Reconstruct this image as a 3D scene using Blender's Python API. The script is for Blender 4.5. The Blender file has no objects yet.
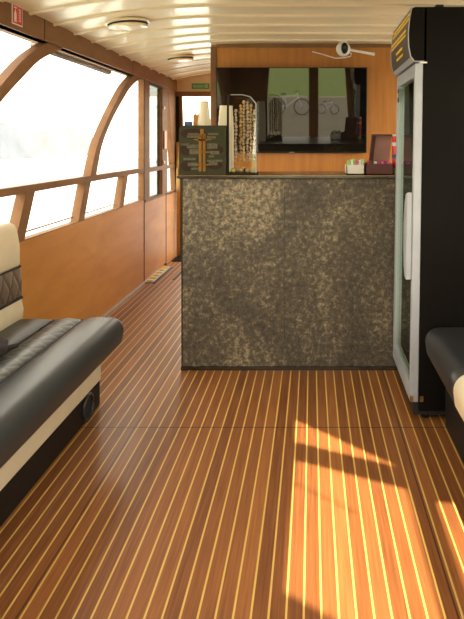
import bpy, bmesh, math, random
from mathutils import Vector, Matrix
random.seed(7)
PI = math.pi
C = bpy.context.scene.collection

# ------------------------------------------------------------------ materials
def newmat(name):
    m = bpy.data.materials.new(name); m.use_nodes = True
    nt = m.node_tree
    b = nt.nodes['Principled BSDF']
    return m, nt, b
def N(nt, t, **k):
    n = nt.nodes.new(t)
    for a, v in k.items(): setattr(n, a, v)
    return n
def plain(name, col, rough=.5, metal=0., coat=0., spec=None, noise=0., nscale=8.):
    m, nt, b = newmat(name)
    b.inputs['Roughness'].default_value = rough
    b.inputs['Metallic'].default_value = metal
    b.inputs['Coat Weight'].default_value = coat
    b.inputs['Coat Roughness'].default_value = .1
    if spec is not None: b.inputs['Specular IOR Level'].default_value = spec
    tc = N(nt, 'ShaderNodeTexCoord'); nz = N(nt, 'ShaderNodeTexNoise')
    nz.inputs['Scale'].default_value = nscale; nz.inputs['Detail'].default_value = 4
    nt.links.new(tc.outputs['Object'], nz.inputs['Vector'])
    r = N(nt, 'ShaderNodeValToRGB')
    lo = [c*(1-noise) for c in col]; hi = [min(1, c*(1+noise)) for c in col]
    r.color_ramp.elements[0].position = .3; r.color_ramp.elements[1].position = .7
    r.color_ramp.elements[0].color = (*lo, 1); r.color_ramp.elements[1].color = (*hi, 1)
    nt.links.new(nz.outputs['Fac'], r.inputs['Fac'])
    nt.links.new(r.outputs['Color'], b.inputs['Base Color'])
    return m
def wood(name, c0, c1, scale=(1, 1, 1), rough=.3, coat=.3, grain=6., spec=.5):
    m, nt, b = newmat(name); b.inputs['Specular IOR Level'].default_value = spec
    tc = N(nt, 'ShaderNodeTexCoord'); mp = N(nt, 'ShaderNodeMapping')
    mp.inputs['Scale'].default_value = scale
    nz = N(nt, 'ShaderNodeTexNoise'); nz.inputs['Scale'].default_value = grain
    nz.inputs['Detail'].default_value = 6; nz.inputs['Roughness'].default_value = .6
    nz.inputs['Distortion'].default_value = .4
    r = N(nt, 'ShaderNodeValToRGB')
    r.color_ramp.elements[0].position = .3; r.color_ramp.elements[1].position = .72
    r.color_ramp.elements[0].color = (*c0, 1); r.color_ramp.elements[1].color = (*c1, 1)
    L = nt.links.new
    L(tc.outputs['Object'], mp.inputs['Vector']); L(mp.outputs[0], nz.inputs['Vector'])
    L(nz.outputs['Fac'], r.inputs['Fac']); L(r.outputs['Color'], b.inputs['Base Color'])
    b.inputs['Roughness'].default_value = rough; b.inputs['Coat Weight'].default_value = coat
    b.inputs['Coat Roughness'].default_value = .12
    return m
def glass(name, tint=(1, 1, 1), gloss=.08, rough=0.01):
    m, nt, b = newmat(name); nt.nodes.remove(b)
    out = nt.nodes['Material Output']
    t = N(nt, 'ShaderNodeBsdfTransparent'); t.inputs['Color'].default_value = (*tint, 1)
    g = N(nt, 'ShaderNodeBsdfGlossy'); g.inputs['Roughness'].default_value = rough
    lw = N(nt, 'ShaderNodeLayerWeight'); lw.inputs['Blend'].default_value = .5
    pw = N(nt, 'ShaderNodeMath', operation='POWER'); pw.inputs[1].default_value = 4
    nt.links.new(lw.outputs['Facing'], pw.inputs[0])
    ad = N(nt, 'ShaderNodeMath', operation='MULTIPLY_ADD'); ad.inputs[1].default_value = .45; ad.inputs[2].default_value = gloss
    ad.use_clamp = True
    mx = N(nt, 'ShaderNodeMixShader')
    L = nt.links.new
    L(pw.outputs[0], ad.inputs[0]); L(ad.outputs[0], mx.inputs['Fac']); L(t.outputs[0], mx.inputs[1]); L(g.outputs[0], mx.inputs[2])
    L(mx.outputs[0], out.inputs['Surface'])
    return m
def M_(nt, op, a, b=None, clamp=False):
    n = N(nt, 'ShaderNodeMath', operation=op); n.use_clamp = clamp
    for i, v in enumerate((a, b)):
        if v is None: continue
        if isinstance(v, (int, float)): n.inputs[i].default_value = v
        else: nt.links.new(v, n.inputs[i])
    return n.outputs[0]
def mixc(nt, fac, a, b):
    n = N(nt, 'ShaderNodeMix', data_type='RGBA')
    if isinstance(fac, (int, float)): n.inputs[0].default_value = fac
    else: nt.links.new(fac, n.inputs[0])
    for s, v in ((6, a), (7, b)):
        if isinstance(v, tuple): n.inputs[s].default_value = (*v, 1)
        else: nt.links.new(v, n.inputs[s])
    return n.outputs[2]

def floor_mat():
    m, nt, b = newmat('striped_teak'); L = nt.links.new
    tc = N(nt, 'ShaderNodeTexCoord'); sp = N(nt, 'ShaderNodeSeparateXYZ')
    L(tc.outputs['Object'], sp.inputs[0]); x, y = sp.outputs[0], sp.outputs[1]
    P = .0481
    u = M_(nt, 'DIVIDE', M_(nt, 'ADD', x, .0707 + P*40), P)
    fr = M_(nt, 'FRACT', u); idx = M_(nt, 'FLOOR', u)
    d = M_(nt, 'MINIMUM', fr, M_(nt, 'SUBTRACT', 1, fr))
    stripe = M_(nt, 'LESS_THAN', d, .062)
    wn = N(nt, 'ShaderNodeTexWhiteNoise', noise_dimensions='1D'); L(idx, wn.inputs['W'])
    mp = N(nt, 'ShaderNodeMapping'); mp.inputs['Scale'].default_value = (60, 1.6, 1); L(tc.outputs['Object'], mp.inputs[0])
    nz = N(nt, 'ShaderNodeTexNoise'); nz.inputs['Scale'].default_value = 2.2; nz.inputs['Detail'].default_value = 6
    L(mp.outputs[0], nz.inputs['Vector'])
    g = M_(nt, 'ADD', M_(nt, 'MULTIPLY', nz.outputs['Fac'], .75), M_(nt, 'MULTIPLY', wn.outputs['Value'], .35))
    r = N(nt, 'ShaderNodeValToRGB'); e = r.color_ramp.elements
    e[0].position = .3; e[1].position = .85
    e[0].color = (.14, .045, .012, 1); e[1].color = (.34, .125, .034, 1)
    L(g, r.inputs['Fac'])
    col = mixc(nt, stripe, r.outputs['Color'], (.62, .40, .10))
    # dark joints between the floor sections
    s1 = M_(nt, 'LESS_THAN', M_(nt, 'ABSOLUTE', M_(nt, 'ADD', x, .803)), .0022)
    s2 = M_(nt, 'LESS_THAN', M_(nt, 'ABSOLUTE', M_(nt, 'SUBTRACT', x, .398)), .0022)
    s3 = M_(nt, 'LESS_THAN', M_(nt, 'ABSOLUTE', M_(nt, 'SUBTRACT', y, 2.722)), .0035)
    s = M_(nt, 'MAXIMUM', M_(nt, 'MAXIMUM', s1, s2), s3)
    col = mixc(nt, M_(nt, 'MULTIPLY', s, .85), col, (.02, .008, .004))
    L(col, b.inputs['Base Color'])
    b.inputs['Roughness'].default_value = .5; b.inputs['Specular IOR Level'].default_value = .3
    b.inputs['Coat Weight'].default_value = .2; b.inputs['Coat Roughness'].default_value = .2
    return m
def stone_mat():
    m, nt, b = newmat('mottled_stone'); L = nt.links.new
    tc = N(nt, 'ShaderNodeTexCoord')
    def nz(s, d=8, rg=.65, dist=0., mpv=None):
        n = N(nt, 'ShaderNodeTexNoise'); n.inputs['Scale'].default_value = s; n.inputs['Detail'].default_value = d
        n.inputs['Roughness'].default_value = rg; n.inputs['Distortion'].default_value = dist
        if mpv:
            mp = N(nt, 'ShaderNodeMapping'); mp.inputs['Scale'].default_value = mpv; L(tc.outputs['Object'], mp.inputs[0]); L(mp.outputs[0], n.inputs[0])
        else: L(tc.outputs['Object'], n.inputs[0])
        return n.outputs['Fac']
    big = nz(2.2, 4, .6, .6, (1, 1, .7)); fine = nz(34, 10, .80, .25); vein = nz(9, 8, .7, 2.2)
    g = M_(nt, 'ADD', M_(nt, 'MULTIPLY', big, .50), M_(nt, 'MULTIPLY', fine, 1.08))
    r = N(nt, 'ShaderNodeValToRGB'); e = r.color_ramp.elements
    e[0].position = .66; e[0].color = (.040, .034, .025, 1)
    e[1].position = .98; e[1].color = (.42, .345, .21, 1)
    a = r.color_ramp.elements.new(.81); a.color = (.098, .083, .058, 1)
    L(g, r.inputs['Fac'])
    rust = N(nt, 'ShaderNodeValToRGB'); rust.color_ramp.elements[0].position = .56; rust.color_ramp.elements[1].position = .75
    L(vein, rust.inputs['Fac'])
    col = mixc(nt, M_(nt, 'MULTIPLY', rust.outputs['Color'], .28), r.outputs['Color'], (.30, .19, .075))
    L(col, b.inputs['Base Color'])
    b.inputs['Roughness'].default_value = .5
    bp = N(nt, 'ShaderNodeBump'); bp.inputs['Strength'].default_value = .25; bp.inputs['Distance'].default_value = .01
    L(fine, bp.inputs['Height']); L(bp.outputs[0], b.inputs['Normal'])
    return m
def quilt_mat(name, col, line, ax, ay, sx, sy, w=.07, rough=.35):
    """diamond stitching: ax, ay the two object axes of the surface, sx, sy the diamond size"""
    m, nt, b = newmat(name); L = nt.links.new
    tc = N(nt, 'ShaderNodeTexCoord'); sp = N(nt, 'ShaderNodeSeparateXYZ'); L(tc.outputs['Object'], sp.inputs[0])
    u = M_(nt, 'DIVIDE', sp.outputs[ax], sx); v = M_(nt, 'DIVIDE', sp.outputs[ay], sy)
    p = M_(nt, 'ABSOLUTE', M_(nt, 'SUBTRACT', M_(nt, 'FRACT', M_(nt, 'ADD', M_(nt, 'ADD', u, v), 100)), .5))
    q = M_(nt, 'ABSOLUTE', M_(nt, 'SUBTRACT', M_(nt, 'FRACT', M_(nt, 'ADD', M_(nt, 'SUBTRACT', u, v), 100)), .5))
    d = M_(nt, 'MINIMUM', M_(nt, 'SUBTRACT', .5, p), M_(nt, 'SUBTRACT', .5, q))
    mr = N(nt, 'ShaderNodeMapRange'); mr.inputs['From Min'].default_value = 0; mr.inputs['From Max'].default_value = w; mr.clamp = True
    L(d, mr.inputs['Value'])
    L(mixc(nt, mr.outputs[0], line, col), b.inputs['Base Color'])
    mr2 = N(nt, 'ShaderNodeMapRange'); mr2.inputs['From Max'].default_value = .28; mr2.clamp = True; mr2.interpolation_type = 'SMOOTHERSTEP'
    L(d, mr2.inputs['Value'])
    bp = N(nt, 'ShaderNodeBump'); bp.inputs['Strength'].default_value = .25; bp.inputs['Distance'].default_value = .006
    L(mr2.outputs[0], bp.inputs['Height']); L(bp.outputs[0], b.inputs['Normal'])
    b.inputs['Roughness'].default_value = rough
    return m

M = dict(
    floor=floor_mat(), stone=stone_mat(),
    panel=wood('orange_veneer', (.50, .215, .045), (.62, .295, .075), (1, .35, 1.6), .5, 0, 5, .25),
    frame=wood('brown_frame_veneer', (.20, .102, .047), (.285, .148, .070), (1, .3, 1), .55, 0, 7, .12),
    tvwall=wood('bulkhead_veneer', (.42, .155, .026), (.56, .235, .048), (3, 1, .25), .45, .1, 7),
    ceiling=plain('glossy_cream_slats', (.86, .74, .50), .30, 0, .4, noise=.06, nscale=2),
    cream_paint=plain('cream_paint', (.80, .68, .46), .4, noise=.03),
    black=plain('black_paint', (.010, .009, .008), .5, spec=.25, noise=.15),
    fridge=plain('fridge_black', (.006, .005, .004), .6, spec=.08, noise=.2, nscale=3),
    vinyl=plain('black_vinyl', (.026, .030, .032), .38, noise=.1, nscale=20),
    vinyl_dark=plain('dark_vinyl', (.018, .018, .019), .4, noise=.1, nscale=20),
    cream=plain('cream_vinyl', (.66, .57, .40), .42, noise=.04, nscale=10),
    quilt_seat=quilt_mat('quilted_seat', (.050, .052, .050), (.009, .009, .009), 0, 1, .136, .10, .06),
    quilt_back=quilt_mat('quilted_back', (.115, .09, .062), (.012, .010, .009), 1, 2, .09, .15, .09),
    slabtop=plain('dark_counter_slab', (.035, .027, .018), .2, 0, .5, noise=.3),
    brass=plain('brass', (.45, .30, .11), .3, 1, noise=.1),
    alu=plain('grey_aluminium', (.40, .44, .49), .42, .15, noise=.05),
    white=plain('white_plastic', (.78, .77, .74), .4, noise=.02),
    paper=plain('white_paper', (.80, .74, .58), .7, noise=.03),
    paper_cool=plain('paper_card', (.80, .79, .74), .7, noise=.03),
    seam=plain('dark_joint', (.02, .011, .006), .7, noise=.1),
    red=plain('red_print', (.62, .02, .015), .4, noise=.05),
    redcan=plain('red_can', (.72, .03, .02), .35, noise=.05),
    green=plain('green_print', (.05, .30, .09), .4, noise=.05),
    lgreen=plain('pale_green_print', (.35, .62, .40), .4, noise=.05),
    lime=plain('lime_print', (.25, .60, .10), .5, noise=.1),
    pink=plain('pink_wrapper', (.70, .10, .30), .4, noise=.2),
    magenta=plain('magenta_wrapper', (.32, .02, .12), .35, noise=.2),
    yellow=plain('yellow_letters', (.95, .62, .04), .5, noise=.05),
    signface=plain('sign_grey', (.075, .060, .048), .42, noise=.08),
    burgundy=plain('burgundy_leatherette', (.10, .022, .018), .45, noise=.1),
    burg_in=plain('burgundy_lining', (.36, .20, .17), .6, noise=.1),
    wood_stick=plain('pale_stick_wood', (.55, .27, .09), .6, noise=.1),
    blue=plain('blue_card', (.04, .09, .26), .5, noise=.1),
    camo=plain('dark_green_print', (.035, .036, .015), .5, spec=.2, noise=.1),
    camo2=plain('brown_print', (.030, .012, .006), .5, spec=.2, noise=.1),
    camo3=plain('grey_print', (.10, .095, .058), .5, spec=.2, noise=.3, nscale=60),
    orange_print=plain('orange_print', (.24, .115, .02), .5, spec=.2, noise=.1),
    amber=plain('amber_glass', (.50, .36, .18), .2, 0, .5, noise=.3, nscale=60),
    stonebead=plain('grey_bead', (.48, .45, .38), .25, 0, .3, noise=.4, nscale=60),
    plum=plain('plum_cloth', (.028, .018, .022), .85, noise=.3, nscale=40),
    bulb=plain('brass_stud', (.75, .58, .12), .3, .6, noise=.05),
    rubber=plain('rubber', (.010, .010, .010), .7, noise=.1),
    awning=plain('grey_awning_roll', (.16, .14, .12), .6, noise=.1),
    glass=glass('window_glass', (.97, .985, .98), .05),
    door_glass=glass('door_glass', (.130, .150, .155), .10),
    fridge_glass=glass('fridge_glass', (.84, .92, .76), .14, .02),
    acrylic=glass('clear_acrylic', (.93, .91, .84), .10, .02),
    fridge_in=plain('fridge_lining', (.50, .52, .40), .5, noise=.05),
    grass=plain('lawn_green', (.11, .155, .02), .9, noise=.4, nscale=3),
    paving=plain('pale_paving', (.125, .105, .07), .9, noise=.15, nscale=2),
    water=plain('river_water', (.30, .34, .34), .35, noise=.1, nscale=.5),
    bank=plain('hazy_bank', (.14, .157, .185), 1., noise=.16, nscale=.25),
)
# television glass: black, mirror smooth
m, nt, b = newmat('screen_glass'); b.inputs['Base Color'].default_value = (.006, .006, .005, 1)
b.inputs['Roughness'].default_value = .015; b.inputs['IOR'].default_value = 1.75
nz = N(nt, 'ShaderNodeTexNoise'); nz.inputs['Scale'].default_value = 1.5
mr = N(nt, 'ShaderNodeMapRange'); mr.inputs['To Min'].default_value = .01; mr.inputs['To Max'].default_value = .03
nt.links.new(nz.outputs['Fac'], mr.inputs['Value']); nt.links.new(mr.outputs[0], b.inputs['Roughness'])
M['screen'] = m

# ------------------------------------------------------------------ mesh helpers
def link(name, bm, mat, parent=None, smooth=False, bevel=0, seg=2, subsurf=0, loc=None):
    me = bpy.data.meshes.new(name)
    bmesh.ops.recalc_face_normals(bm, faces=bm.faces[:])
    bm.to_mesh(me); bm.free()
    o = bpy.data.objects.new(name, me); C.objects.link(o)
    me.materials.append(M[mat] if isinstance(mat, str) else mat)
    if smooth:
        for p in me.polygons: p.use_smooth = True
    if bevel:
        md = o.modifiers.new('bevel', 'BEVEL'); md.width = bevel; md.segments = seg; md.limit_method = 'ANGLE'
        md.angle_limit = .6; md.harden_normals = False
        if seg > 2:
            for p in me.polygons: p.use_smooth = True
            wn = o.modifiers.new('wn', 'WEIGHTED_NORMAL'); wn.keep_sharp = False
    if subsurf:
        md = o.modifiers.new('sub', 'SUBSURF'); md.levels = subsurf; md.render_levels = subsurf
    if parent is not None: o.parent = parent
    if loc is not None: o.location = loc
    return o
def box(bm, x0, x1, y0, y1, z0, z1):
    v = [bm.verts.new((x, y, z)) for x in (x0, x1) for y in (y0, y1) for z in (z0, z1)]
    for f in ((0, 1, 3, 2), (4, 6, 7, 5), (0, 4, 5, 1), (2, 3, 7, 6), (0, 2, 6, 4), (1, 5, 7, 3)):
        bm.faces.new([v[i] for i in f])
    return v
def Box(name, mat, d, parent=None, **k):
    bm = bmesh.new(); box(bm, *d); return link(name, bm, mat, parent, **k)
def tube(bm, pts, r, n=8, cap=True):
    pts = [Vector(p) for p in pts]; rings = []
    for i, p in enumerate(pts):
        t = (pts[min(i+1, len(pts)-1)] - pts[max(i-1, 0)]).normalized()
        a = Vector((0, 0, 1)) if abs(t.z) < .9 else Vector((1, 0, 0))
        u = t.cross(a).normalized(); w = t.cross(u)
        rr = r[i] if isinstance(r, (list, tuple)) else r
        rings.append([bm.verts.new(p + (u*math.cos(2*PI*k/n) + w*math.sin(2*PI*k/n))*rr) for k in range(n)])
    for a, b_ in zip(rings, rings[1:]):
        for k in range(n): bm.faces.new((a[k], a[(k+1) % n], b_[(k+1) % n], b_[k]))
    if cap: bm.faces.new(rings[0][::-1]); bm.faces.new(rings[-1])
def lathe(bm, prof, c=(0, 0, 0), n=24, axis='z'):
    """prof: (radius, height); closed at ends with caps when r > 0"""
    rings = []
    for r, h in prof:
        ring = []
        for k in range(n):
            a = 2*PI*k/n; u, v = r*math.cos(a), r*math.sin(a)
            p = {'z': (u, v, h), 'x': (h, u, v), 'y': (u, h, v)}[axis]
            ring.append(bm.verts.new((p[0]+c[0], p[1]+c[1], p[2]+c[2])))
        rings.append(ring)
    for a, b_ in zip(rings, rings[1:]):
        for k in range(n): bm.faces.new((a[k], a[(k+1) % n], b_[(k+1) % n], b_[k]))
    bm.faces.new(rings[0][::-1]); bm.faces.new(rings[-1])
def poly(bm, loops, axis, d0, d1):
    """solid from an outline with holes; axis x: points are (y,z); axis z: (x,y); axis y: (x,z)"""
    def P(p, d): return {'x': (d, p[0], p[1]), 'y': (p[0], d, p[1]), 'z': (p[0], p[1], d)}[axis]
    for d in (d0, d1):
        es = []
        for lp in loops:
            vs = [bm.verts.new(P(p, d)) for p in lp]
            es += [bm.edges.new((vs[i], vs[(i+1) % len(vs)])) for i in range(len(vs))]
        nrm = {'x': (1, 0, 0), 'y': (0, 1, 0), 'z': (0, 0, 1)}[axis]
        bmesh.ops.triangle_fill(bm, edges=es, use_beauty=True, use_dissolve=False, normal=nrm)
    for lp in loops:
        for i in range(len(lp)):
            a, b_ = lp[i], lp[(i+1) % len(lp)]
            bm.faces.new([bm.verts.new(P(*q)) for q in ((a, d0), (b_, d0), (b_, d1), (a, d1))])
    bmesh.ops.remove_doubles(bm, verts=bm.verts[:], dist=1e-5)
def Poly(name, mat, loops, axis, d0, d1, parent=None, **k):
    bm = bmesh.new(); poly(bm, loops, axis, d0, d1); return link(name, bm, mat, parent, **k)
def struct(o): o['kind'] = 'structure'; return o
def tag(o, label, cat, group=None):
    o['label'] = label; o['category'] = cat
    if group: o['group'] = group
    return o
def thing(name, label, cat, loc=(0, 0, 0), rot=(0, 0, 0), group=None):
    o = bpy.data.objects.new(name, None); C.objects.link(o); o.empty_display_size = .05
    o.location = loc; o.rotation_euler = rot
    return tag(o, label, cat, group)

# ------------------------------------------------------------------ main dimensions (metres)
XL, XR = -1.55, 1.25          # side walls, inner faces
YB, YF = -1.6, 6.85           # bulkhead behind the camera, far bulkhead
T = .055                      # thickness of the window frames
def camber(x): return 2.118 - .109*max(0, -.5-x)**2 - .012*max(0, x)**2

# ------------------------------------------------------------------ shell
struct(Box('floor', 'floor', (XL-.06, XR+.06, YB, YF+.3, -.05, 0)))
# slatted ceiling
bm = bmesh.new()
xs = [XL-.06 + (XR-XL+.12)*i/20 for i in range(21)]
prof = []; y = 2.95; pitch = .305
while y < YF+.25:
    for dy, dz in ((0, 0), (.006, -.010), (.022, -.014), (.034, -.004), (.05, 0), (.12, .003), (.2, .003), (.28, 0)):
        prof.append((y+dy, dz))
    y += pitch
rows = [[bm.verts.new((x, yy, camber(x)+dz)) for x in xs] for yy, dz in prof]
for a, b_ in zip(rows, rows[1:]):
    for i in range(20): bm.faces.new((a[i], a[i+1], b_[i+1], b_[i]))
o = struct(link('ceiling', bm, 'ceiling')); md = o.modifiers.new('s', 'SOLIDIFY'); md.thickness = .03; md.offset = -1
if True:
    # make sure the thickness goes upward
    md.offset = 1 if o.data.polygons[0].normal.z > 0 else -1
    
# near part of the ceiling; unseen openings added to shape the floor sun patches
SH = .30; dY = SH*2.12
def fl(pts): return [(x, yy-dY) for x, yy in pts]
sun_cut1 = fl([(-.076, 2.794), (.350, 2.385), (.350, 2.375), (-.074, 2.589)])
sun_cut2 = fl([(-.066, 2.44), (.350, 2.235), (.352, 1.45), (.10, 1.60), (-.080, 1.724)])
sun_cut3 = fl([(.450, 2.156), (.95, 2.10), (.95, 1.2), (.450, 1.2)])
sun_cut1 = [sun_cut1[0], sun_cut1[1], sun_cut1[3]]
o = struct(Poly('ceiling', 'cream_paint', [[(XL-.06, YB), (XR+.06, YB), (XR+.06, 2.96), (XL-.06, 2.96)], sun_cut1, sun_cut2, sun_cut3], 'z', 2.115, 2.127))
struct(Box('shadow_bar', 'frame', (-.1, .38, 1.605, 1.62, 2.10, 2.11)))
bpy.data.objects.remove(bpy.data.objects['shadow_bar'])
bm = bmesh.new(); tube(bm, [(-.1, 2.30-dY, 2.132), (.16, 2.085-dY, 2.132)], .0045)  # thin unseen bar added over the opening to cast a faint floor line
struct(link('shadow_bar', bm, 'frame'))

# left wall ---------------------------------------------------------------
def shift(pts, d): return [(a+d, z) for a, z in pts]
struct(Box('wall_left', 'panel', (XL-.05, XL, YB, 5.535, 0, .762)))
struct(Box('wall_left', 'panel', (XL-.05, XL, 6.375, YF+.1, 0, .745)))
hdr = struct(Box('trim_1', 'frame', (XL-.10, XL+.012, YB, YF+.1, 1.88, 2.2), bevel=.004))
for yy in (1.70, 3.45, 5.15):
    bm = bmesh.new(); box(bm, XL+.011, XL+.0135, yy-.004, yy+.004, 1.88, 2.06); link('joint', bm, 'seam', hdr)
# curved window posts: outline of one upper window, repeated every 1.73 m
def smooth(p, n=5):
    q = [p[0]] + p + [p[-1]]; out = []
    for i in range(1, len(q)-2):
        for k in range(n):
            t = k/n; r_ = []
            for c in (0, 1):
                a_, b_, c_, d_ = q[i-1][c], q[i][c], q[i+1][c], q[i+2][c]
                r_.append(.5*((2*b_) + (c_-a_)*t + (2*a_-5*b_+4*c_-d_)*t*t + (3*b_-a_-3*c_+d_)*t**3))
            out.append(tuple(r_))
    return out + [p[-1]]
postL = smooth([(4.198, 1.06), (4.33, 1.27), (4.54, 1.46), (4.83, 1.675), (5.01, 1.785), (5.22, 1.88)])
postR = smooth([(4.315, 1.06), (4.44, 1.28), (4.67, 1.48), (4.97, 1.675), (5.15, 1.775), (5.44, 1.88)])
PER = 1.70
def upper_pane(k, yend=None):
    left = shift(postR, -PER*(k+1)); right = shift(postL, -PER*k)
    return left + right[::-1]
holes = []; panes = []
last = postR[:] + [(5.53, 1.88), (5.53, 1.06)]
up = [last] + [upper_pane(k) for k in range(0, 3)]
lowposts = [4.935 - .85*k for k in range(0, 7)]      # right edge of each slanted lower post at the sill .. slant .15
low = []
prev_b, prev_t = 5.53, 5.53
for yb in lowposts:
    low.append([(yb, .768), (yb+.125, 1.018), (prev_t, 1.018), (prev_b, .768)])
    prev_b, prev_t = yb-.105, yb+.02
outer = [(-1.2, .7625), (5.60, .7625), (5.60, 1.90), (-1.2, 1.90)]
def clip_ok(l): return min(p[0] for p in l) > -1.15
up = [l for l in up if clip_ok(l)]; low = [l for l in low if clip_ok(l)]
def side_windows(x0, x1, name, y_lo=None):
    w = struct(Poly(name, 'frame', [outer] + up + low, 'x', x0, x1))
    xm = (x0+x1)/2
    for l in up + low:
        bm = bmesh.new(); bm.faces.new([bm.verts.new((xm, a, z)) for a, z in l]); link('pane', bm, 'glass', w)
    return w
w1 = side_windows(XL-T, XL, 'window_1')
# pale sill strips under the lower panes
bm = bmesh.new(); box(bm, XL-.05, XL-.042, -1.1, 5.53, .792, .800); link('glazing_strip', bm, 'frame', w1)
struct(Box('wall_left', 'frame', (XL-T, XL, YB, -1.2, .745, 1.90)))
# door in the left wall
d = struct(Poly('door_1', 'frame', [[(5.60, .735), (6.375, .735), (6.375, 1.88), (5.60, 1.88)],
    [(5.73, .76), (6.22, .76), (6.22, 1.012), (5.73, 1.012)], [(5.73, 1.05), (6.22, 1.05), (6.22, 1.86), (5.73, 1.86)]], 'x', XL-T, XL))
Box('door_panel', 'panel', (XL-.05, XL, 5.545, 6.365, .02, .735), d)
Box('door_edge', 'black', (XL-.03, XL+.004, 5.735, 6.22, 1.85, 1.862), d)
for l in ([(5.73, .76), (6.22, .76), (6.22, 1.012), (5.73, 1.012)], [(5.73, 1.05), (6.22, 1.05), (6.22, 1.86), (5.73, 1.86)]):
    bm = bmesh.new(); bm.faces.new([bm.verts.new((XL-.03, a, z)) for a, z in l]); link('pane', bm, 'door_glass', d)
for zz in (1.66, 1.09):
    Box('hinge', 'white', (XL, XL+.015, 6.235, 6.28, zz-.015, zz+.015), d, bevel=.003)
Box('latch_plate', 'tvwall', (XL, XL+.012, 6.26, 6.36, 1.23, 1.42), d, bevel=.003)
for yy in (5.54, 6.37):
    struct(Box('trim_2' if yy < 6 else 'trim_3', 'seam', (XL-.02, XL+.003, yy-.008, yy+.008, 0, .76 if yy > 6 else 1.88)))
# last narrow window beyond the door with its slanted post
w = struct(Poly('window_2', 'frame', [[(6.38, .735), (YF+.1, .735), (YF+.1, 1.88), (6.38, 1.88)],
    [(6.43, .76), (6.80, .76), (6.76, 1.012), (6.43, 1.012)], [(6.43, 1.05), (6.70, 1.05), (6.50, 1.84), (6.43, 1.84)]], 'x', XL-T, XL))
for l in ([(6.43, .76), (6.80, .76), (6.76, 1.012), (6.43, 1.012)], [(6.43, 1.05), (6.70, 1.05), (6.50, 1.84), (6.43, 1.84)]):
    bm = bmesh.new(); bm.faces.new([bm.verts.new((XL-.03, a, z)) for a, z in l]); link('pane', bm, 'glass', w)
# skirting along the left wall
struct(Box('baseboard_left', 'alu', (XL, XL+.018, 2.95, 5.53, 0, .012)))
# right wall (beside the camera, windows only near the camera)
struct(Box('wall_right', 'panel', (XR, XR+.05, YB, YF+.1, 0, .76)))
w2 = side_windows(XR, XR+T, 'window_3')
struct(Box('wall_right', 'frame', (XR, XR+T, YB, -1.2, .745, 1.9)))
struct(Box('wall_right', 'frame', (XR, XR+T, 5.60, YF+.1, .745, 1.9)))
struct(Box('trim_5', 'frame', (XR-.012, XR+.10, YB, YF+.1, 1.88, 2.2)))

# far bulkhead with doorway ------------------------------------------------
XT = -.84                       # left edge of the television bulkhead
bk = struct(Box('wall_back', 'cream_paint', (XL, XT, YF-.02, YF+.04, 1.875, 2.2)))
dr = struct(Box('door_2', 'frame', (XL, XT, YF-.04, YF+.05, 1.822, 1.875), bevel=.003))
Poly('jamb', 'black', [[(-1.548, 1.0), (-1.50, .0), (-1.505, 1.0), (-1.515, 1.822), (-1.548, 1.822)]], 'y', YF-.03, YF+.02, dr)
Poly('jamb', 'brass', [[(-1.535, 0), (-1.495, 0), (-1.495, .8), (-1.505, 1.3), (-1.535, 1.3)]], 'y', YF-.06, YF-.03, dr)
Poly('jamb', 'frame', [[(-1.500, 0), (-1.455, 0), (-1.465, 1.2), (-1.485, 1.822), (-1.515, 1.822)]], 'y', YF-.01, YF+.04, dr)
bm = bmesh.new(); bm.faces.new([bm.verts.new(p) for p in ((XL, YF+.03, 0), (XT, YF+.03, 0), (XT, YF+.03, 1.82), (XL, YF+.03, 1.82))]); link('pane', bm, 'glass', dr)
# television bulkhead
tw = struct(Box('wall_front', 'tvwall', (XT, XR+.02, 5.0, YF+.1, 0, 2.2)))
Box('edge_or_shade_strip', 'frame', (XT-.004, XT+.045, 4.988, 5.02, 0, 2.09), tw, bevel=.003)
Box('edge_or_shade_strip', 'frame', (XT+.045, XR, 4.994, 5.01, 2.085, 2.13), tw, bevel=.003)  # top one: brown strip in place of the shade under the ceiling
# bulkhead behind the camera with two openings
rear = [(XL-.06, 0), (XR+.06, 0), (XR+.06, 2.2), (XL-.06, 2.2)]
struct(Poly('wall_rear', 'frame', [rear, [(-.95, .02), (-.06, .02), (-.06, 1.95), (-.78, 1.95)], [(.12, .02), (.75, .02), (.60, 1.95), (.12, 1.95)]], 'y', YB-.05, YB))

# ------------------------------------------------------------------ outside
def plane(name, mat, x0, x1, y0, y1, z):
    bm = bmesh.new(); bm.faces.new([bm.verts.new(p) for p in ((x0, y0, z), (x1, y0, z), (x1, y1, z), (x0, y1, z))])
    return struct(link(name, bm, mat))
plane('water', 'water', -90, 90, -6, 90, -1.0)
plane('pavement', 'paving', -60, 60, -19, -2.2, -.35)
plane('lawn', 'grass', -60, 60, -80, -19, -.34)
bm = bmesh.new(); prev = None
for i in range(80):
    yy = -10 + i*1.6; h = 3.2 + .5*math.sin(i*.37) + random.random()*.5
    a = bm.verts.new((-42 + random.random()*.5, yy, -1)); b_ = bm.verts.new((-43, yy, h+.3))
    if prev: bm.faces.new((prev[0], a, b_, prev[1]))
    prev = (a, b_)
struct(link('hills', bm, 'bank'))
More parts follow.
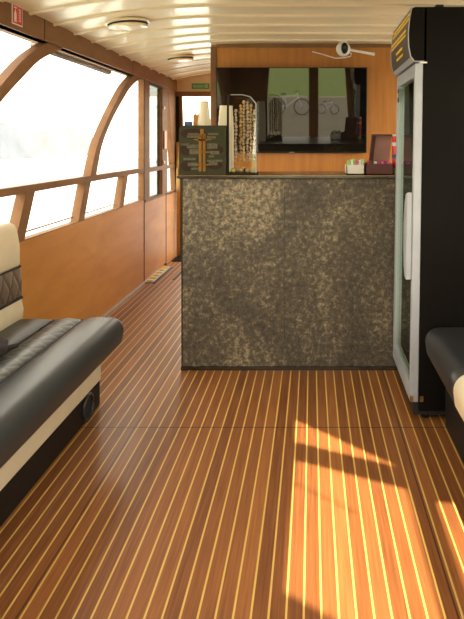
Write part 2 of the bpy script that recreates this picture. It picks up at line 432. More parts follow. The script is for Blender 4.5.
# bicycles on the quay (seen in the television glass)
def bicycle(x, y, rz, sc_, label):
    t = thing('bicycle', label, 'bicycle', (x, y, -.35), (0, 0, rz), None); t.scale = (sc_, sc_, sc_)
    for dx in (-.52, .52):
        bm = bmesh.new(); tube(bm, [(dx+.33*math.cos(a), 0, .34+.33*math.sin(a)) for a in [2*PI*k/28 for k in range(29)]], .022, 6, False)
        w = link('wheel', bm, 'rubber', t)
        bm = bmesh.new()
        for k in range(9):
            a = PI*k/9; tube(bm, [(dx-.32*math.cos(a), 0, .34-.32*math.sin(a)), (dx+.32*math.cos(a), 0, .34+.32*math.sin(a))], .004, 4)
        link('spokes', bm, 'alu', w)
    bm = bmesh.new()
    for p, q in (((-.52, .34), (-.12, .36)), ((-.12, .36), (-.25, .85)), ((-.52, .34), (-.22, .75)), ((-.23, .78), (.32, .82)), ((-.12, .36), (.36, .72)), ((.30, .95), (.52, .34))):
        tube(bm, [(p[0], 0, p[1]), (q[0], 0, q[1])], .018, 6)
    link('frame', bm, 'white', t)
    Box('saddle', 'rubber', (-.36, -.14, -.06, .06, .85, .90), t, bevel=.02)
    bm = bmesh.new(); tube(bm, [(.26, -.27, .98), (.32, -.1, 1.0), (.30, 0, .96), (.32, .1, 1.0), (.26, .27, .98)], .012, 6)
    link('handlebar', bm, 'rubber', t)
bicycle(-.80, -11.5, .15, .85, 'white bicycle reflected in the television beside the lawn, larger one')
bicycle(.58, -11.8, .5, .5, 'bicycle reflected in the television further back on the quay, smaller one')
# rolled awning outside the big window
bm = bmesh.new(); tube(bm, [(XL-.12, 3.6, 1.878), (XL-.12, 4.93, 1.872)], .024, 10)
link('awning_roll', bm, 'awning', w1, smooth=True)
bm = bmesh.new(); tube(bm, [(XL-.13, 1.9, 1.93), (XL-.13, 3.25, 1.93)], .022, 10)
link('awning_roll', bm, 'awning', w1, smooth=True)

# ------------------------------------------------------------------ counter
ct = thing('bar_counter', 'bar counter faced in mottled grey brown stone with a dark thin top', 'counter', (0, 3.41, 0))
o = Box('front_panel', 'stone', (-.737, -.155, 0, .03, .02, 1.088), ct, bevel=.002)
o = Box('front_panel', 'stone', (-.1543, .60, 0, .03, .02, 1.088), ct, bevel=.002)
Box('carcass', 'stone', (-.737, .60, .031, .42, .02, 1.088), ct)
Box('countertop', 'slabtop', (-.765, .62, -.022, .46, 1.089, 1.107), ct, bevel=.003)
Box('edge_or_shade_strip', 'brass', (-.767, .62, -.0235, -.0215, 1.1045, 1.1065), ct)
Box('plinth', 'slabtop', (-.745, .60, -.008, .42, 0, .019), ct)
Box('corner_strip', 'slabtop', (-.742, -.735, -.004, .02, .02, 1.088), ct)

# ------------------------------------------------------------------ on the counter, left
ZC = 1.1075
tb = thing('display_box', 'dark green printed display box with orange tower drawing on the counter', 'display box', (0, 3.43, ZC))
Poly('box_shell', 'camo', [[(-.760, 0), (-.492, 0), (-.492, .283), (-.745, .283), (-.760, .27)]], 'y', 0, .12, tb)
# printed front: clouds of brown and grey, an orange tower
for x0, z0, w_, h_, mt in ((-.752, .205, .14, .06, 'camo2'), (-.755, .11, .085, .07, 'camo2'), (-.75, .02, .075, .06, 'camo2'), (-.575, .12, .07, .05, 'camo2'), (-.60, .03, .09, .05, 'camo2')):
    bm = bmesh.new(); lathe(bm, [(1, 0), (1, .0012)], n=20, axis='y')
    bmesh.ops.scale(bm, vec=(w_/2, 1, h_/2), verts=bm.verts); bmesh.ops.translate(bm, vec=(x0+w_/2, -.0022, z0+h_/2), verts=bm.verts)
    link('print_patch', bm, mt, tb)
for x0, z0, w_, h_ in ((-.710, .228, .06, .012), (-.715, .212, .085, .014), (-.75, .168, .05, .012), (-.715, .152, .075, .022), (-.70, .118, .06, .03), (-.735, .085, .07, .012), (-.71, .05, .055, .02), (-.69, .03, .05, .012),
                       (-.595, .228, .06, .012), (-.60, .208, .05, .014), (-.60, .15, .06, .03), (-.58, .118, .05, .02), (-.60, .075, .09, .012), (-.59, .055, .05, .02), (-.59, .10, .03, .012)):
    Box('print_patch', 'camo3', (x0, x0+w_, -.0036, -.002, z0, z0+h_), tb)
bm = bmesh.new()
for x0, x1, z0, z1 in ((-.646, -.630, .02, .235), (-.624, -.608, .02, .235), (-.660, -.600, .195, .203), (-.675, -.575, .20, .206), (-.67, -.58, .127, .134), (-.665, -.585, .055, .062), (-.638, -.618, .235, .262), (-.65, -.605, .22, .226)):
    box(bm, x0, x1, -.006, -.003, z0, z1)
link('tower_drawing', bm, 'orange_print', tb)
Box('lip', 'brass', (-.772, -.765, -.004, .02, 0, .035), tb)

def cup_stack(x, y, z, r0, r1, h, lean, label):
    bm = bmesh.new(); prof = []; n = 9
    for i in range(n):
        f = i/n; r = r0 + (r1-r0)*f
        prof += [(r, f*h), (r*.985, f*h + h/n*.25)]
    prof = [(r0, 0), (r0, .27)] + [(r0 + (r1-r0)*i/8 - (.0015 if i % 2 else 0), .27 + (h-.27)*i/8) for i in range(1, 9)]
    lathe(bm, prof, n=20)
    o = link('paper_cup_stack', bm, 'paper', loc=(x, y, z)); o.rotation_euler = (0, lean, 0)
    return tag(o, label, 'paper cups', 'upturned paper cup stacks')
Zb = ZC
cup_stack(-.650, 3.615, Zb, .047, .025, .435, 0, 'tall stack of upturned cream paper cups behind the printed display box')
cup_stack(-.530, 3.675, Zb, .050, .040, .41, .01, 'second cup stack, between the printed box and the clear display tower')
bm = bmesh.new()
for i in range(5):
    x = -.712 + .0065*i; box(bm, x, x+.005, 3.59, 3.60, ZC, ZC+.352 + .004*(i % 3))
tag(link('stirrer_bundle', bm, 'wood_stick'), 'upright wooden stirrers behind the left of the printed box', 'stirrers')
sb = thing('card_box', 'small blue and white carton peeking above the display box', 'box', (-.738, 3.57, ZC))
Box('carton', 'paper_cool', (-.020, .020, 0, .03, 0, .292), sb); Box('blue_top', 'blue', (-.022, .022, -.002, .032, .285, .312), sb, bevel=.003)

# clear display tower with strings of beads
ac = thing('display_tower', 'clear acrylic display tower with hanging bead strings on the counter', 'display stand', (0, 3.45, ZC))
Box('base', 'black', (-.490, -.318, 0, .15, 0, .012), ac, bevel=.002)
Box('post', 'black', (-.490, -.478, .0, .012, .012, .462), ac)
Box('post', 'black', (-.338, -.332, .12, .13, .012, .40), ac)
def fc(name, pts, mat): 
    bm = bmesh.new(); bm.faces.new([bm.verts.new(p) for p in pts]); return link(name, bm, mat, ac)
fc('front_panel', ((-.468, .003, .012), (-.322, .003, .012), (-.322, .003, .41), (-.40, .003, .46), (-.468, .003, .46)), 'acrylic')
fc('side_panel', ((-.322, .003, .012), (-.322, .14, .012), (-.322, .14, .41), (-.322, .003, .41)), 'acrylic')
fc('back_panel', ((-.468, .14, .012), (-.322, .14, .012), (-.322, .14, .41), (-.40, .14, .46), (-.468, .14, .46)), 'acrylic')
bm = bmesh.new(); tube(bm, [(-.322, 0, .41), (-.355, 0, .448), (-.40, 0, .46), (-.468, 0, .46)], .003, 6)
tube(bm, [(-.322, 0, .012), (-.322, 0, .41)], .003, 6); link('rim', bm, 'alu', ac)
def bead(bm, c, r):
    m4 = Matrix.Translation(c) @ Matrix.Diagonal((r, r, r*1.15, 1))
    bmesh.ops.create_icosphere(bm, subdivisions=1, radius=1, matrix=m4)
for j, (x, yy, top, mt) in enumerate(((-.445, .05, .37, 'stonebead'), (-.418, .07, .40, 'amber'), (-.397, .04, .42, 'amber'), (-.378, .07, .42, 'stonebead'), (-.358, .05, .40, 'amber'), (-.338, .04, .37, 'stonebead'))):
    s = tag(bpy.data.objects.new('bead_string', None), ['grey bead string nearest the black post of the display tower', 'amber bead string second from the black post', 'amber bead string in the middle front of the tower', 'grey bead string behind the middle of the tower', 'amber bead string second from the open side of the tower', 'grey bead string at the outer edge of the tower'][j], 'bead string', 'bead strings in the display tower')
    bpy.data.objects.remove(s)
    bm = bmesh.new(); z = top
    while z > .07:
        r = .0075 + random.random()*.004; bead(bm, (x+random.uniform(-.003, .003), yy, z), r); z -= r*2.0
    o = link('bead_string', bm, mt, loc=(0, 3.45, ZC))
    tag(o, ['grey bead string nearest the black post of the display tower', 'amber bead string second from the black post', 'amber bead string in the middle front of the tower', 'grey bead string behind the middle of the tower', 'amber bead string second from the outer edge of the tower', 'grey bead string at the outer edge of the tower'][j], 'bead string', 'bead strings in the display tower')
places = [(-.455, .03), (-.435, .06), (-.412, .03), (-.392, .06), (-.372, .03), (-.35, .06), (-.345, .025), (-.405, .09), (-.44, .1)]
where = ['beside the black post', 'second from the black post', 'at the front, third from the post', 'in the middle, set back', 'front, third from the outer edge', 'near the outer edge, set back', 'at the outer front corner', 'at the back middle', 'at the back by the post']
for j, (x, yy) in enumerate(places):
    bm = bmesh.new(); r = random.uniform(.013, .018)
    bmesh.ops.create_icosphere(bm, subdivisions=2, radius=r)
    for v in bm.verts: v.co *= 1 + random.uniform(-.12, .12)
    mt = ['bulb', 'stonebead', 'amber', 'rubber', 'amber', 'stonebead', 'burg_in', 'bulb', 'paper_cool'][j]
    tag(link('pebble', bm, mt, loc=(x, 3.45+yy, ZC+.012+r*.88)), ('%s pebble in the display tower, %s' % ({'bulb': 'yellow', 'stonebead': 'grey', 'amber': 'amber', 'rubber': 'black', 'burg_in': 'reddish', 'paper_cool': 'white'}[mt], where[j])), 'pebble', 'pebbles at the foot of the display tower')

# ------------------------------------------------------------------ on the counter, right
t = thing('snack_tray', 'white open tray of small packets on the counter', 'tray', (.198, 3.47, ZC))
bm = bmesh.new(); box(bm, 0, .108, 0, .006, 0, .056); box(bm, 0, .006, 0, .12, 0, .056); box(bm, .102, .108, 0, .12, 0, .056); box(bm, 0, .108, .114, .12, 0, .056); box(bm, 0, .108, 0, .12, 0, .005)
link('tray_shell', bm, 'paper_cool', t)
for i, mt in enumerate(('lime', 'paper_cool', 'lime', 'pink', 'paper_cool', 'lgreen')):
    o = Box('packet', mt, (-.007, .007, -.002, .09, 0, .072+.005*(i % 3)), bevel=.003)
    o.location = (.215+.0155*i, 3.485, ZC+.006); o.rotation_euler = (0, random.uniform(-.03, .03), 0)
    tag(o, ['lime packet at the outer end of the white tray', 'white packet next to the outer lime one in the tray', 'lime packet in the middle of the white tray', 'pink packet in the white tray', 'white packet beside the pink one in the tray', 'pale green packet by the burgundy case in the tray'][i], 'packet', 'packets in the white tray')
t = thing('presentation_case', 'open burgundy case with raised lid on the counter', 'case', (.31, 3.47, ZC))
bm = bmesh.new(); box(bm, 0, .162, 0, .006, 0, .062); box(bm, 0, .006, 0, .13, 0, .062); box(bm, .156, .162, 0, .13, 0, .062); box(bm, 0, .162, .124, .13, 0, .062); box(bm, 0, .162, 0, .13, 0, .005)
link('case_body', bm, 'burgundy', t, bevel=.001)
lid = bpy.data.objects.new('lid', None)
bpy.data.objects.remove(lid)
bm = bmesh.new(); box(bm, .050, .148, .131, .136, .065, .235); box(bm, .028, .052, .126, .136, .065, .235); box(bm, .028, .034, .098, .136, .065, .235); box(bm, .030, .148, .098, .136, .229, .235)
bmesh.ops.rotate(bm, cent=(.05, .13, .06), matrix=Matrix.Rotation(.12, 3, 'X'), verts=bm.verts)
for v in bm.verts: v.co.x += (v.co.z-.05)*.10
ld = link('lid', bm, 'burgundy', t)
bm = bmesh.new(); box(bm, .054, .147, .1285, .1305, .067, .228); bmesh.ops.rotate(bm, cent=(.05, .13, .06), matrix=Matrix.Rotation(.12, 3, 'X'), verts=bm.verts)
for v in bm.verts: v.co.x += (v.co.z-.05)*.10
link('lining', bm, 'burg_in', ld)
for i in range(7):
    mt = ('magenta', 'burgundy', 'paper_cool', 'magenta', 'pink', 'magenta', 'pink')[i]
    o = Box('sachet', mt, (-.009, .009, 0, .07, 0, .068+.006*(i % 2)), bevel=.003); o.location = (.330+.0202*i, 3.49, ZC+.006); o.rotation_euler = (0, random.uniform(-.02, .02), 0)
    tag(o, '%s sachet in the burgundy case, %s' % ({'magenta': 'magenta', 'burgundy': 'dark red', 'paper_cool': 'white', 'pink': 'pink'}[mt], ['beside the white tray', 'second from the tray', 'third from the tray', 'fourth from the tray', 'fifth from the tray', 'second from the red can', 'next to the red can'][i]), 'sachet', 'sachets in the burgundy case')
t = thing('snack_can', 'tall red snack can with green foot beside the fridge', 'can', (.498, 3.56, ZC))
bm = bmesh.new(); lathe(bm, [(.022, 0), (.023, .004), (.023, .22), (.0215, .225)], n=24); link('can_body', bm, 'redcan', t, smooth=True)
bm = bmesh.new(); lathe(bm, [(.0245, .222), (.0245, .232), (.022, .234)], n=24); link('lid', bm, 'paper_cool', t)
bm = bmesh.new(); lathe(bm, [(.0236, .004), (.0236, .034)], n=24); link('green_band', bm, 'lime', t)
bm = bmesh.new(); lathe(bm, [(.0236, .165), (.0236, .185)], n=24); link('white_band', bm, 'paper_cool', t)
bm = bmesh.new(); lathe(bm, [(.0236, .09), (.0236, .115)], n=24); link('white_band', bm, 'blue', t)

# ------------------------------------------------------------------ television
tv = thing('television', 'large flat black television mounted on the orange wood bulkhead', 'television', (-.167, 4.93, 1.56), (math.radians(4.6), 0, 0))
tv.rotation_euler = (math.radians(TVT := 4.6), 0, 0)
Box('cabinet', 'black', (-.618, .618, -.004, .03, -.353, .349), tv, bevel=.004)
Box('screen', 'screen', (-.610, .610, -.006, -.0035, -.340, .343), tv)
Box('wall_bracket', 'black', (-.2, .2, .028, .045, -.15, .15), tv)
Box('badge', 'alu', (-.02, .02, -.0075, -.0045, -.350, -.345), tv)

# security camera
sc = thing('security_camera', 'white round security camera with antenna hanging above the television', 'camera', (.253, 4.86, 2.05))
bm = bmesh.new(); lathe(bm, [(.02, .058), (.045, .045), (.057, .02), (.059, 0), (.055, -.02), (.045, -.035), (.02, -.042)], n=28, axis='y')
bmesh.ops.rotate(bm, cent=(0, 0, 0), matrix=Matrix.Rotation(0, 3, 'X'), verts=bm.verts); link('housing', bm, 'white', sc, smooth=True)
bm = bmesh.new(); bmesh.ops.create_uvsphere(bm, u_segments=20, v_segments=12, radius=1, matrix=Matrix.Translation((.009, -.035, .002)) @ Matrix.Diagonal((.029, .030, .046, 1)))
f = link('face', bm, 'black', sc, smooth=True)
bm = bmesh.new(); lathe(bm, [(.012, -.070), (.012, -.060)], c=(.009, 0, .002), n=16, axis='y'); link('lens', bm, 'screen', f)
Box('mount', 'white', (-.030, .030, -.03, .04, .030, .064), sc, bevel=.004)
bm = bmesh.new(); tube(bm, [(.05, 0, -.005), (.12, 0, -.018), (.255, 0, -.042)], [.010, .010, .013], 10); link('antenna', bm, 'white', sc)
bm = bmesh.new(); tube(bm, [(.04, .02, -.02), (.07, .02, -.035), (.06, .02, -.055), (.01, .02, -.066), (-.06, .03, -.07), (-.16, .06, -.035), (-.25, .1, -.005)], .005, 6); link('cable', bm, 'white', sc)

# signs
ex = thing('exit_sign', 'small green sign above the far doorway', 'sign', (-1.268, YF-.024, 1.936))
Box('plate', 'green', (-.100, .100, -.004, 0, -.032, .032), ex)
bm = bmesh.new()
for i in range(9):
    x = -.085 + .0135*i
    box(bm, x, x+.009, -.0062, -.004, -.014, .016)
box(bm, .045, .085, -.0062, -.004, -.02, .02); box(bm, -.085, .035, -.0062, -.004, -.023, -.019)
link('lettering', bm, 'lgreen', ex)
fs = thing('fire_sign', 'small red and white safety sign on the beam above the side window', 'sign', (XL+.013, 3.125, 1.955))
Box('plate', 'paper_cool', (0, .003, -.055, .055, -.052, .052), fs)
Box('red_field', 'red', (.003, .0045, -.049, -.001, -.046, .046), fs); Box('red_field', 'red', (.003, .0045, .003, .049, -.046, .046), fs)
bm = bmesh.new()
poly(bm, [[(-.038, -.03), (-.014, -.03), (-.014, .005), (-.02, .014), (-.026, .03), (-.032, .012), (-.038, .004)]], 'x', .0045, .0055)
for z in (-.035, .035): box(bm, .0045, .0055, -.04, -.012, z-.003, z+.003)
for z in (-.03, -.016, -.002, .012, .026): box(bm, .0045, .0055, .012, .018, z, z+.009); box(bm, .0045, .0055, .026, .031, z, z+.009)
link('pictogram', bm, 'paper_cool', fs)

# ceiling discs
for i, (x, yy, r) in enumerate(((-1.185, 3.86, .135), (-1.19, 5.43, .125))):
    z = camber(x)
    s = thing('ceiling_speaker', ['round cream ceiling fitting with dark gap, nearer above the big side window', 'round cream ceiling fitting further off toward the far doorway'][i], 'ceiling fitting', (x, yy, z-.012), (0, -.10, 0), 'round ceiling fittings')
    bm = bmesh.new(); lathe(bm, [(r*.90, -.012), (r*.94, -.018), (r*.90, -.025), (r*.5, -.028), (.01, -.029)], n=40); link('cover', bm, 'ceiling', s, smooth=True)
    bm = bmesh.new(); lathe(bm, [(r*.96, .002), (r*.88, -.012)], n=40); link('recess', bm, 'rubber', s)
    bm = bmesh.new(); lathe(bm, [(r*1.06, .012), (r*1.05, .000), (r*.98, -.002)], n=40); link('rim', bm, 'ceiling', s)

# ------------------------------------------------------------------ fridge
FX, FN, FF = .48, 2.785, 3.385
fr = thing('display_fridge', 'tall black drinks fridge with grey framed glass door facing the aisle', 'fridge', (0, 0, 0))
bm = bmesh.new()
x0, x1 = .521, 1.16
box(bm, x0, x1, FN, FN+.035, .045, 1.922); box(bm, x0, x1, FF-.035, FF, .045, 1.922)
box(bm, x0, x1, FN+.035, FF-.035, .045, .11); box(bm, x0, x1, FN+.035, FF-.035, 1.66, 1.922); box(bm, x1-.05, x1, FN+.035, FF-.035, .11, 1.66)
link('body', bm, 'fridge', fr)
bm = bmesh.new(); box(bm, .60, x1-.051, FN+.036, FN+.04, .112, 1.658); box(bm, .60, x1-.051, FF-.04, FF-.036, .112, 1.658); box(bm, x1-.055, x1-.051, FN+.036, FF-.036, .112, 1.658)
link('lining', bm, 'fridge_in', fr)
for z in (.16, .50, .80, 1.10, 1.40):
    bm = bmesh.new()
    for i in range(12): tube(bm, [(.60, FN+.06+i*.044, z), (1.08, FN+.06+i*.044, z)], .003, 5)
    tube(bm, [(.60, FN+.04, z), (.60, FF-.04, z)], .005, 5); link('shelf', bm, 'alu', fr)
dr = Poly('door', 'alu', [[(FN+.004, .085), (FF, .085), (FF, 1.66), (FN+.004, 1.66)], [(FN+.034, .165), (FF-.045, .165), (FF-.045, 1.60), (FN+.034, 1.60)]], 'x', FX, FX+.038, fr, bevel=.003)
bm = bmesh.new(); bm.faces.new([bm.verts.new(p) for p in ((FX+.012, FN+.034, .165), (FX+.012, FF-.045, .165), (FX+.012, FF-.045, 1.60), (FX+.012, FN+.034, 1.60))]); link('glass_pane', bm, 'fridge_glass', dr)
# curved handle on the near stile
out = [(FN+.012, 1.06), (FN+.040, 1.055), (FN+.085, 1.00), (FN+.105, .90), (FN+.105, .82), (FN+.088, .72), (FN+.045, .655), (FN+.012, .65)]
Poly('handle', 'alu', [out], 'x', FX-.028, FX, dr, bevel=.006)
Box('sticker', 'black', (FX-.0015, FX, FF-.09, FF-.045, 1.515, 1.585), dr); Box('sticker_emblem', 'yellow', (FX-.003, FX-.0015, FF-.082, FF-.053, 1.54, 1.565), dr)
bm = bmesh.new(); poly(bm, [[(FN+.01, .09), (FF-.01, .09), (FF-.01, 1.655), (FN+.01, 1.655)], [(FN+.05, .15), (FF-.045, .15), (FF-.045, 1.61), (FN+.05, 1.61)]], 'x', FX+.037, .522); link('gasket', bm, 'rubber', fr)
Box('hinge', 'brass', (FX-.001, FX+.014, FN-.002, FN+.016, .09, .115), fr); Box('hinge', 'brass', (.524, .540, FN-.004, FN, .09, .115), fr)
Box('kick_plate', 'rubber', (.50, 1.15, FN+.02, FF-.02, .02, .085), fr)
Box('top_hinge', 'white', (.500, .535, FN-.002, FN+.03, 1.660, 1.667), fr)
for yy in (FN+.05, FF-.05):
    for xx in (.56, 1.08):
        bm = bmesh.new(); lathe(bm, [(.018, 0), (.02, .006), (.012, .012), (.012, .05)], c=(xx, yy, 0), n=14); link('foot', bm, 'rubber', fr)
Box('top_bracket', 'rubber', (.575, .61, FN+.01, FN+.05, 1.922, 1.935), fr)
# sign canopy
prof = [(.462, 1.915), (.452, 1.86), (.449, 1.80), (.452, 1.74), (.462, 1.690), (.478, 1.672), (.53, 1.672), (.53, 1.922), (.475, 1.922)]
cn = Poly('canopy', 'fridge', [prof], 'y', FN, FF+.01, fr)
# grey face sheet
bm = bmesh.new(); fp = [(.4620, 1.915), (.4555, 1.88), (.4505, 1.84), (.4480, 1.80), (.4490, 1.765), (.4515, 1.735), (.4610, 1.690)]
ra = [bm.verts.new((x-.0015, FN+.002, z)) for x, z in fp]; rb = [bm.verts.new((x-.0015, FF+.008, z)) for x, z in fp]
for i in range(len(fp)-1): bm.faces.new((ra[i], ra[i+1], rb[i+1], rb[i]))
face = link('sign_face', bm, 'signface', cn)
def tube_path(y): return [(x-.002, y, z) for x, z in fp]
bm = bmesh.new(); tube(bm, tube_path(FN+.002), .0025, 6); tube(bm, tube_path(FF+.008), .0025, 6)
tube(bm, [(.459, FN, 1.917), (.459, FF+.01, 1.917)], .003, 6); link('sign_rim', bm, 'alu', cn)
Poly('lower_lip', 'alu', [[(.4585, 1.689), (.474, 1.668), (.528, 1.668), (.528, 1.6715), (.478, 1.6715), (.4625, 1.692)]], 'y', FN, FF+.01, cn)
def face_x(z):
    for (xa, za), (xb, zb) in zip(fp, fp[1:]):
        if zb <= z <= za: return xa + (xb-xa)*(za-z)/(za-zb)
    return .452
for z, ya, yb, hh in ((1.895, 2.81, 3.36, .011), (1.872, 2.81, 3.36, .012), (1.828, 2.87, 3.37, .012), (1.806, 2.87, 3.37, .011), (1.760, 2.98, 3.19, .013), (1.728, 2.98, 3.19, .013)):
    y = ya; bm = bmesh.new()
    while y < yb:
        wd = random.uniform(.010, .022); xx = face_x(z)-.0015
        box(bm, xx-.0025, xx-.0005, y, min(y+wd, yb), z-hh/2, z+hh/2)
        y += wd + .003
    link('sign_lettering', bm, 'yellow', cn)
# drinks on the shelves
nb = 0
for z, kinds in ((.503, 'bbbb'), (.803, 'cccc'), (1.103, 'bcbc'), (1.403, 'cbc'), (.163, 'bbb')):
    for i, k in enumerate(kinds):
        yy = FN+.12 + i*.115; xx = .66
        bm = bmesh.new()
        if k == 'b': lathe(bm, [(.028, 0), (.03, .004), (.03, .12), (.012, .165), (.012, .205), (.013, .21)], n=16)
        else: lathe(bm, [(.026, 0), (.032, .008), (.032, .11), (.026, .118)], n=16)
        mt = random.choice(['amber', 'lime', 'redcan', 'paper_cool', 'bulb'] if k == 'c' else ['lime', 'amber', 'paper_cool'])
        shelf = {.163: 'bottom', .503: 'second', .803: 'third', 1.103: 'fourth', 1.403: 'top'}[z]
        o = link('drink_bottle' if k == 'b' else 'drink_can', bm, mt, smooth=True, loc=(xx, yy, z))
        colour = {'amber': 'amber', 'lime': 'green', 'redcan': 'red', 'paper_cool': 'white', 'bulb': 'yellow'}[mt]
        tag(o, '%s drink %s inside the fridge, %s shelf, number %s from the handle side' % (colour, 'bottle' if k == 'b' else 'can', shelf, ['one', 'two', 'three', 'four'][i]), 'bottle' if k == 'b' else 'can', 'drinks in the fridge')

# the fridge leans a little, its foot toward the aisle
for o_ in bpy.data.objects:
    p_ = o_
    while p_.parent: p_ = p_.parent
    if p_ is fr and o_.type == 'MESH':
        for v in o_.data.vertices: v.co.x -= .015*(1.7-v.co.z)
    elif o_.get('group') == 'drinks in the fridge': o_.location.x -= .015*(1.7-o_.location.z)
# ------------------------------------------------------------------ left bench
BY0, BY1 = .7, 2.90
lb = thing('bench_seat', 'black and cream upholstered bench with quilted stripes under the side windows', 'bench', (-1.2, 2.0, 0))
lb.location = (0, 0, 0)
def cushion(name, mat, x0, x1, y0, y1, z0, z1, bev, par, rows=(), seg=5):
    bm = bmesh.new(); box(bm, x0, x1, y0, y1, z0, z1)
    return link(name, bm, mat, par, bevel=bev, seg=seg)
# front roll: profile extruded along y, closed with a rounded end
def roll(name, mat, prof, y0, y1, par, endr=.04, flip=1):
    """prof: closed (x,z) outline; the y1 end is rounded"""
    cx = sum(p[0] for p in prof)/len(prof); cz = sum(p[1] for p in prof)/len(prof)
    bm = bmesh.new(); rings = []
    steps = [(y0, 1.)] + [(y0 + (y1-endr-y0)*k/6, 1.) for k in range(1, 7)]
    for k in range(1, 7):
        a = k/6*PI/2; steps.append((y1-endr+endr*math.sin(a), None if False else (math.cos(a))))
    w = max(p[0] for p in prof)-min(p[0] for p in prof); h = max(p[1] for p in prof)-min(p[1] for p in prof)
    for i, (yy, c) in enumerate(steps):
        ins = endr*(1-c)
        sx = (w-2*ins)/w; sz = (h-2*ins)/h
        rings.append([bm.verts.new((cx+(x-cx)*sx, yy, cz+(z-cz)*sz)) for x, z in prof])
    n = len(prof)
    for a, b_ in zip(rings, rings[1:]):
        for k in range(n): bm.faces.new((a[k], a[(k+1) % n], b_[(k+1) % n], b_[k]))
    bm.faces.new(rings[0][::-1]); bm.faces.new(rings[-1])
    return link(name, bm, mat, par, smooth=True)
def arc(cx, cz, r, a0, a1, n=6): return [(cx+r*math.cos(a0+(a1-a0)*k/n), cz+r*math.sin(a0+(a1-a0)*k/n)) for k in range(n+1)]
# front roll outline (clockwise from rear top)
pr = [(-1.098, .340), (-1.100, .438), (-1.090, .447), (-1.06, .455), (-1.01, .458)] + arc(-.965, .393, .063, PI/2, -.1, 7) + [(-.905, .36)] + arc(-.93, .350, .022, 0, -PI/2, 4) + [(-.97, .328)]
roll('front_roll', 'vinyl', pr, BY0, BY1, lb, .035)
def flatpanel(name, mat, x0, x1, z, par):
    pr = [(x0, z-.09), (x0+.001, z-.012), (x0+.012, z-.002), ((x0+x1)/2, z+.004), (x1-.012, z-.002), (x1-.001, z-.012), (x1, z-.09)]
    return roll(name, mat, pr, BY0, BY1-.006, par, .02)
flatpanel('quilted_panel', 'quilt_seat', -1.238, -1.102, .447, lb)
flatpanel('seat_panel', 'vinyl', -1.425, -1.242, .445, lb)
for x in (-1.24, -1.10):
    bm = bmesh.new(); tube(bm, [(x, BY0, .440), (x, BY1-.02, .440), (x, BY1-.006, .425), (x, BY1-.002, .36)], .0045, 8); link('piping', bm, 'rubber', lb)
Box('under_board', 'vinyl_dark', (-1.42, -.94, BY0, BY1-.02, .325, .345), lb)
base = Box('base', 'black', (-1.50, -1.04, BY0, 2.95, 0, .128), lb, bevel=.012, seg=3)
Box('base_band', 'cream', (-1.50, -1.037, BY0, 2.953, .128, .33), lb, bevel=.006)
bm = bmesh.new()
R = .058
pts = [(-1.034, 2.775+R*math.cos(a), .068+R*.95*math.sin(a)) for a in [2*PI*k/28 for k in range(29)]]
tube(bm, pts, .008, 8, False); sp = link('speaker_ring', bm, 'vinyl_dark', lb, smooth=True)
bm = bmesh.new(); lathe(bm, [(.05, -1.041), (.05, -1.037), (.03, -1.036)], c=(0, 2.775, .068), n=24, axis='x'); link('speaker_grille', bm, 'rubber', sp)
# backrest: three horizontal bands
def backband(name, mat, z0, z1, f0, f1, par, rt=.012, rb=.012, yend=BY1+.01):
    """front surface runs from x=f0 at z0 to x=f1 at z1"""
    pr = [(-1.546, z0), (-1.546, z1)] + [(f1-rt, z1), (f1-rt*.3, z1-rt*.3), (f1, z1-rt), ((f0+f1)/2+.006, (z0+z1)/2), (f0, z0+rb), (f0-rb*.4, z0)]
    return roll(name, mat, pr, BY0, yend, par, .012)
bc = backband('back_cushion', 'cream', .695, .905, -1.413, -1.428, lb, .035)
backband('back_quilted_band', 'quilt_back', .545, .693, -1.405, -1.413, lb, .008, .008)
backband('back_cushion', 'cream', .435, .543, -1.398, -1.405, lb, .008)
for z, x in ((.694, -1.409), (.544, -1.400)):
    bm = bmesh.new(); tube(bm, [(x, BY0, z), (x, BY1, z), (x-.012, BY1+.012, z), (-1.54, BY1+.013, z)], .005, 8); link('piping', bm, 'rubber', lb)
# dark cloth bag on the bench
bg = thing('cloth_bag', 'dark plum cloth bag lying on the quilted bench at the photo edge', 'bag', (-1.285, 2.34, .455))
bm = bmesh.new(); bmesh.ops.create_icosphere(bm, subdivisions=4, radius=1)
for v in bm.verts:
    p = v.co.copy(); w_ = .08*math.sin(p.x*7+p.y*3) + .06*math.sin(p.y*9+p.z*5)
    v.co = Vector((p.x*.075, p.y*.125, max(-.5, p.z)*.048+.022)) * (1+w_*.6)
link('bag_body', bm, 'plum', bg, smooth=True)
bm = bmesh.new(); tube(bm, [(.05, .045, .014), (.072, .075, .013), (.083, .105, .011)], [.012, .011, .009], 10); link('strap_end', bm, 'rubber', bg, smooth=True)

# ------------------------------------------------------------------ right bench
rb = thing('bench_seat', 'dark bench with a section coloured cream for sun glare, standing against the fridge side', 'bench', (0, 0, 0))
CY = 2.74
prR = [(1.15, .32), (1.15, .452), (.66, .456), (.59, .455)] + [(1.06-x, z) for x, z in [(.06+.0, 0)]][:0] + arc(.575, .393, .062, PI/2, PI+.1, 7) + [(.516, .362)] + arc(.54, .347, .022, PI, 3*PI/2, 4)
roll('front_roll', 'vinyl_dark', prR, 2.17, CY, rb, .03)
roll('sun_glare_section', 'cream', [(x-.002 if x < .7 else x, z+.001) for x, z in prR], BY0, 2.172, rb, .003)  # cream colour stands in for sun glare on the dark cushion
Box('base', 'black', (.605, 1.18, BY0, CY-.01, 0, .322), rb, bevel=.01, seg=3)
backR = [(1.245, .43), (1.245, .90), (1.15, .90), (1.13, .88), (1.12, .47), (1.13, .44)]
roll('backrest', 'vinyl_dark', backR, BY0, CY, rb, .02)

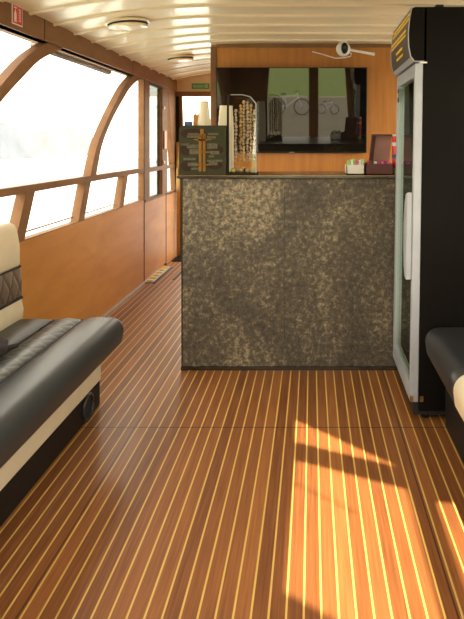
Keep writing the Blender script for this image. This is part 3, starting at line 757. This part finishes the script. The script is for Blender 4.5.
# ------------------------------------------------------------------ small floor things at the side door
st = thing('threshold_strip', 'metal strip with round yellow studs on the floor by the side door', 'threshold', (XL+.055, 5.85, 0))
Box('plate', 'alu', (-.052, .035, -.34, .37, 0, .012), st, bevel=.002); Box('edge', 'black', (.035, .05, -.34, .37, 0, .009), st)
for i in range(6):
    bm = bmesh.new(); lathe(bm, [(.030, .012), (.030, .018), (.022, .021)], c=(-.006, -.28+.118*i, 0), n=18); link('stud', bm, 'bulb' if i % 2 == 0 else 'yellow', st)
fm = thing('floor_mat', 'black ribbed mat on the floor at the far doorway', 'mat', (-1.36, 6.68, 0))
Box('backing', 'rubber', (-.165, .30, -.16, .15, 0, .006), fm)
for i in range(11): Box('rib', 'black', (-.165, .30, -.155+.028*i, -.143+.028*i, .006, .011), fm)
for i, (x, y0, y1, lb_) in enumerate(((-1.305, 5.65, 6.05, 'dark slot in the striped floor nearer the side door'), (-1.145, 5.6, 6.15, 'dark slot in the striped floor nearer the bar counter'))):
    g = thing('floor_slot', lb_, 'floor slot', (x, 0, 0), group='dark floor slots')
    Box('frame', 'seam', (-.012, .012, y0, y1, 0, .003), g); Box('channel', 'rubber', (-.007, .007, y0+.01, y1-.01, .003, .004), g)

# ------------------------------------------------------------------ light
w = bpy.data.worlds.new('World'); bpy.context.scene.world = w; w.use_nodes = True
nt = w.node_tree; bg_ = nt.nodes['Background']
tc = N(nt, 'ShaderNodeTexCoord'); sp_ = N(nt, 'ShaderNodeSeparateXYZ'); nt.links.new(tc.outputs['Generated'], sp_.inputs[0])
r = N(nt, 'ShaderNodeValToRGB'); e = r.color_ramp.elements
e[0].position = .0; e[0].color = (1, .86, .64, 1); e[1].position = .8; e[1].color = (.92, .88, .80, 1)
k = r.color_ramp.elements.new(.12); k.color = (1, .90, .70, 1)
nt.links.new(sp_.outputs[2], r.inputs['Fac']); nt.links.new(r.outputs['Color'], bg_.inputs['Color'])
bg_.inputs['Strength'].default_value = 6.5
s = bpy.data.lights.new('sun', 'SUN'); s.energy = 14; s.angle = math.radians(.9); s.color = (1, .86, .66)
so = bpy.data.objects.new('sun', s); C.objects.link(so)
so.rotation_euler = Vector((0, SH, -1)).to_track_quat('-Z', 'Y').to_euler()

l = bpy.data.lights.new('fridge_fill', 'AREA'); l.shape = 'RECTANGLE'; l.size = .04; l.size_y = 1.3; l.energy = 1.0; l.color = (.93, 1, .80)  # fill lamp added to brighten the fridge interior behind the glass
lo = bpy.data.objects.new('fridge_fill', l); C.objects.link(lo); lo.location = (.56, FF-.07, .9)
lo.rotation_euler = Vector((.8, -.6, 0)).to_track_quat('-Z', 'Y').to_euler()
lo.rotation_euler = (PI/2, 0, math.atan2(.8, .6))
# ------------------------------------------------------------------ camera
cam = bpy.data.cameras.new('camera'); co = bpy.data.objects.new('camera', cam); C.objects.link(co)
co.location = (0, 0, 1.29); co.rotation_euler = (PI/2, 0, 0)
cam.sensor_fit = 'HORIZONTAL'; cam.sensor_width = 36; cam.lens = 36*600/464
cam.shift_x = -(312-232)/464; cam.shift_y = -(309.5-143)/464
cam.clip_start = .05; cam.clip_end = 300
S = bpy.context.scene; S.camera = co
S.view_settings.view_transform = 'Standard'; S.view_settings.look = 'None'
S.view_settings.exposure = 0
S.cycles.max_bounces = 10; S.cycles.diffuse_bounces = 6; S.cycles.glossy_bounces = 5; S.cycles.transparent_max_bounces = 16
S.cycles.sample_clamp_indirect = 8; S.cycles.use_denoising = True
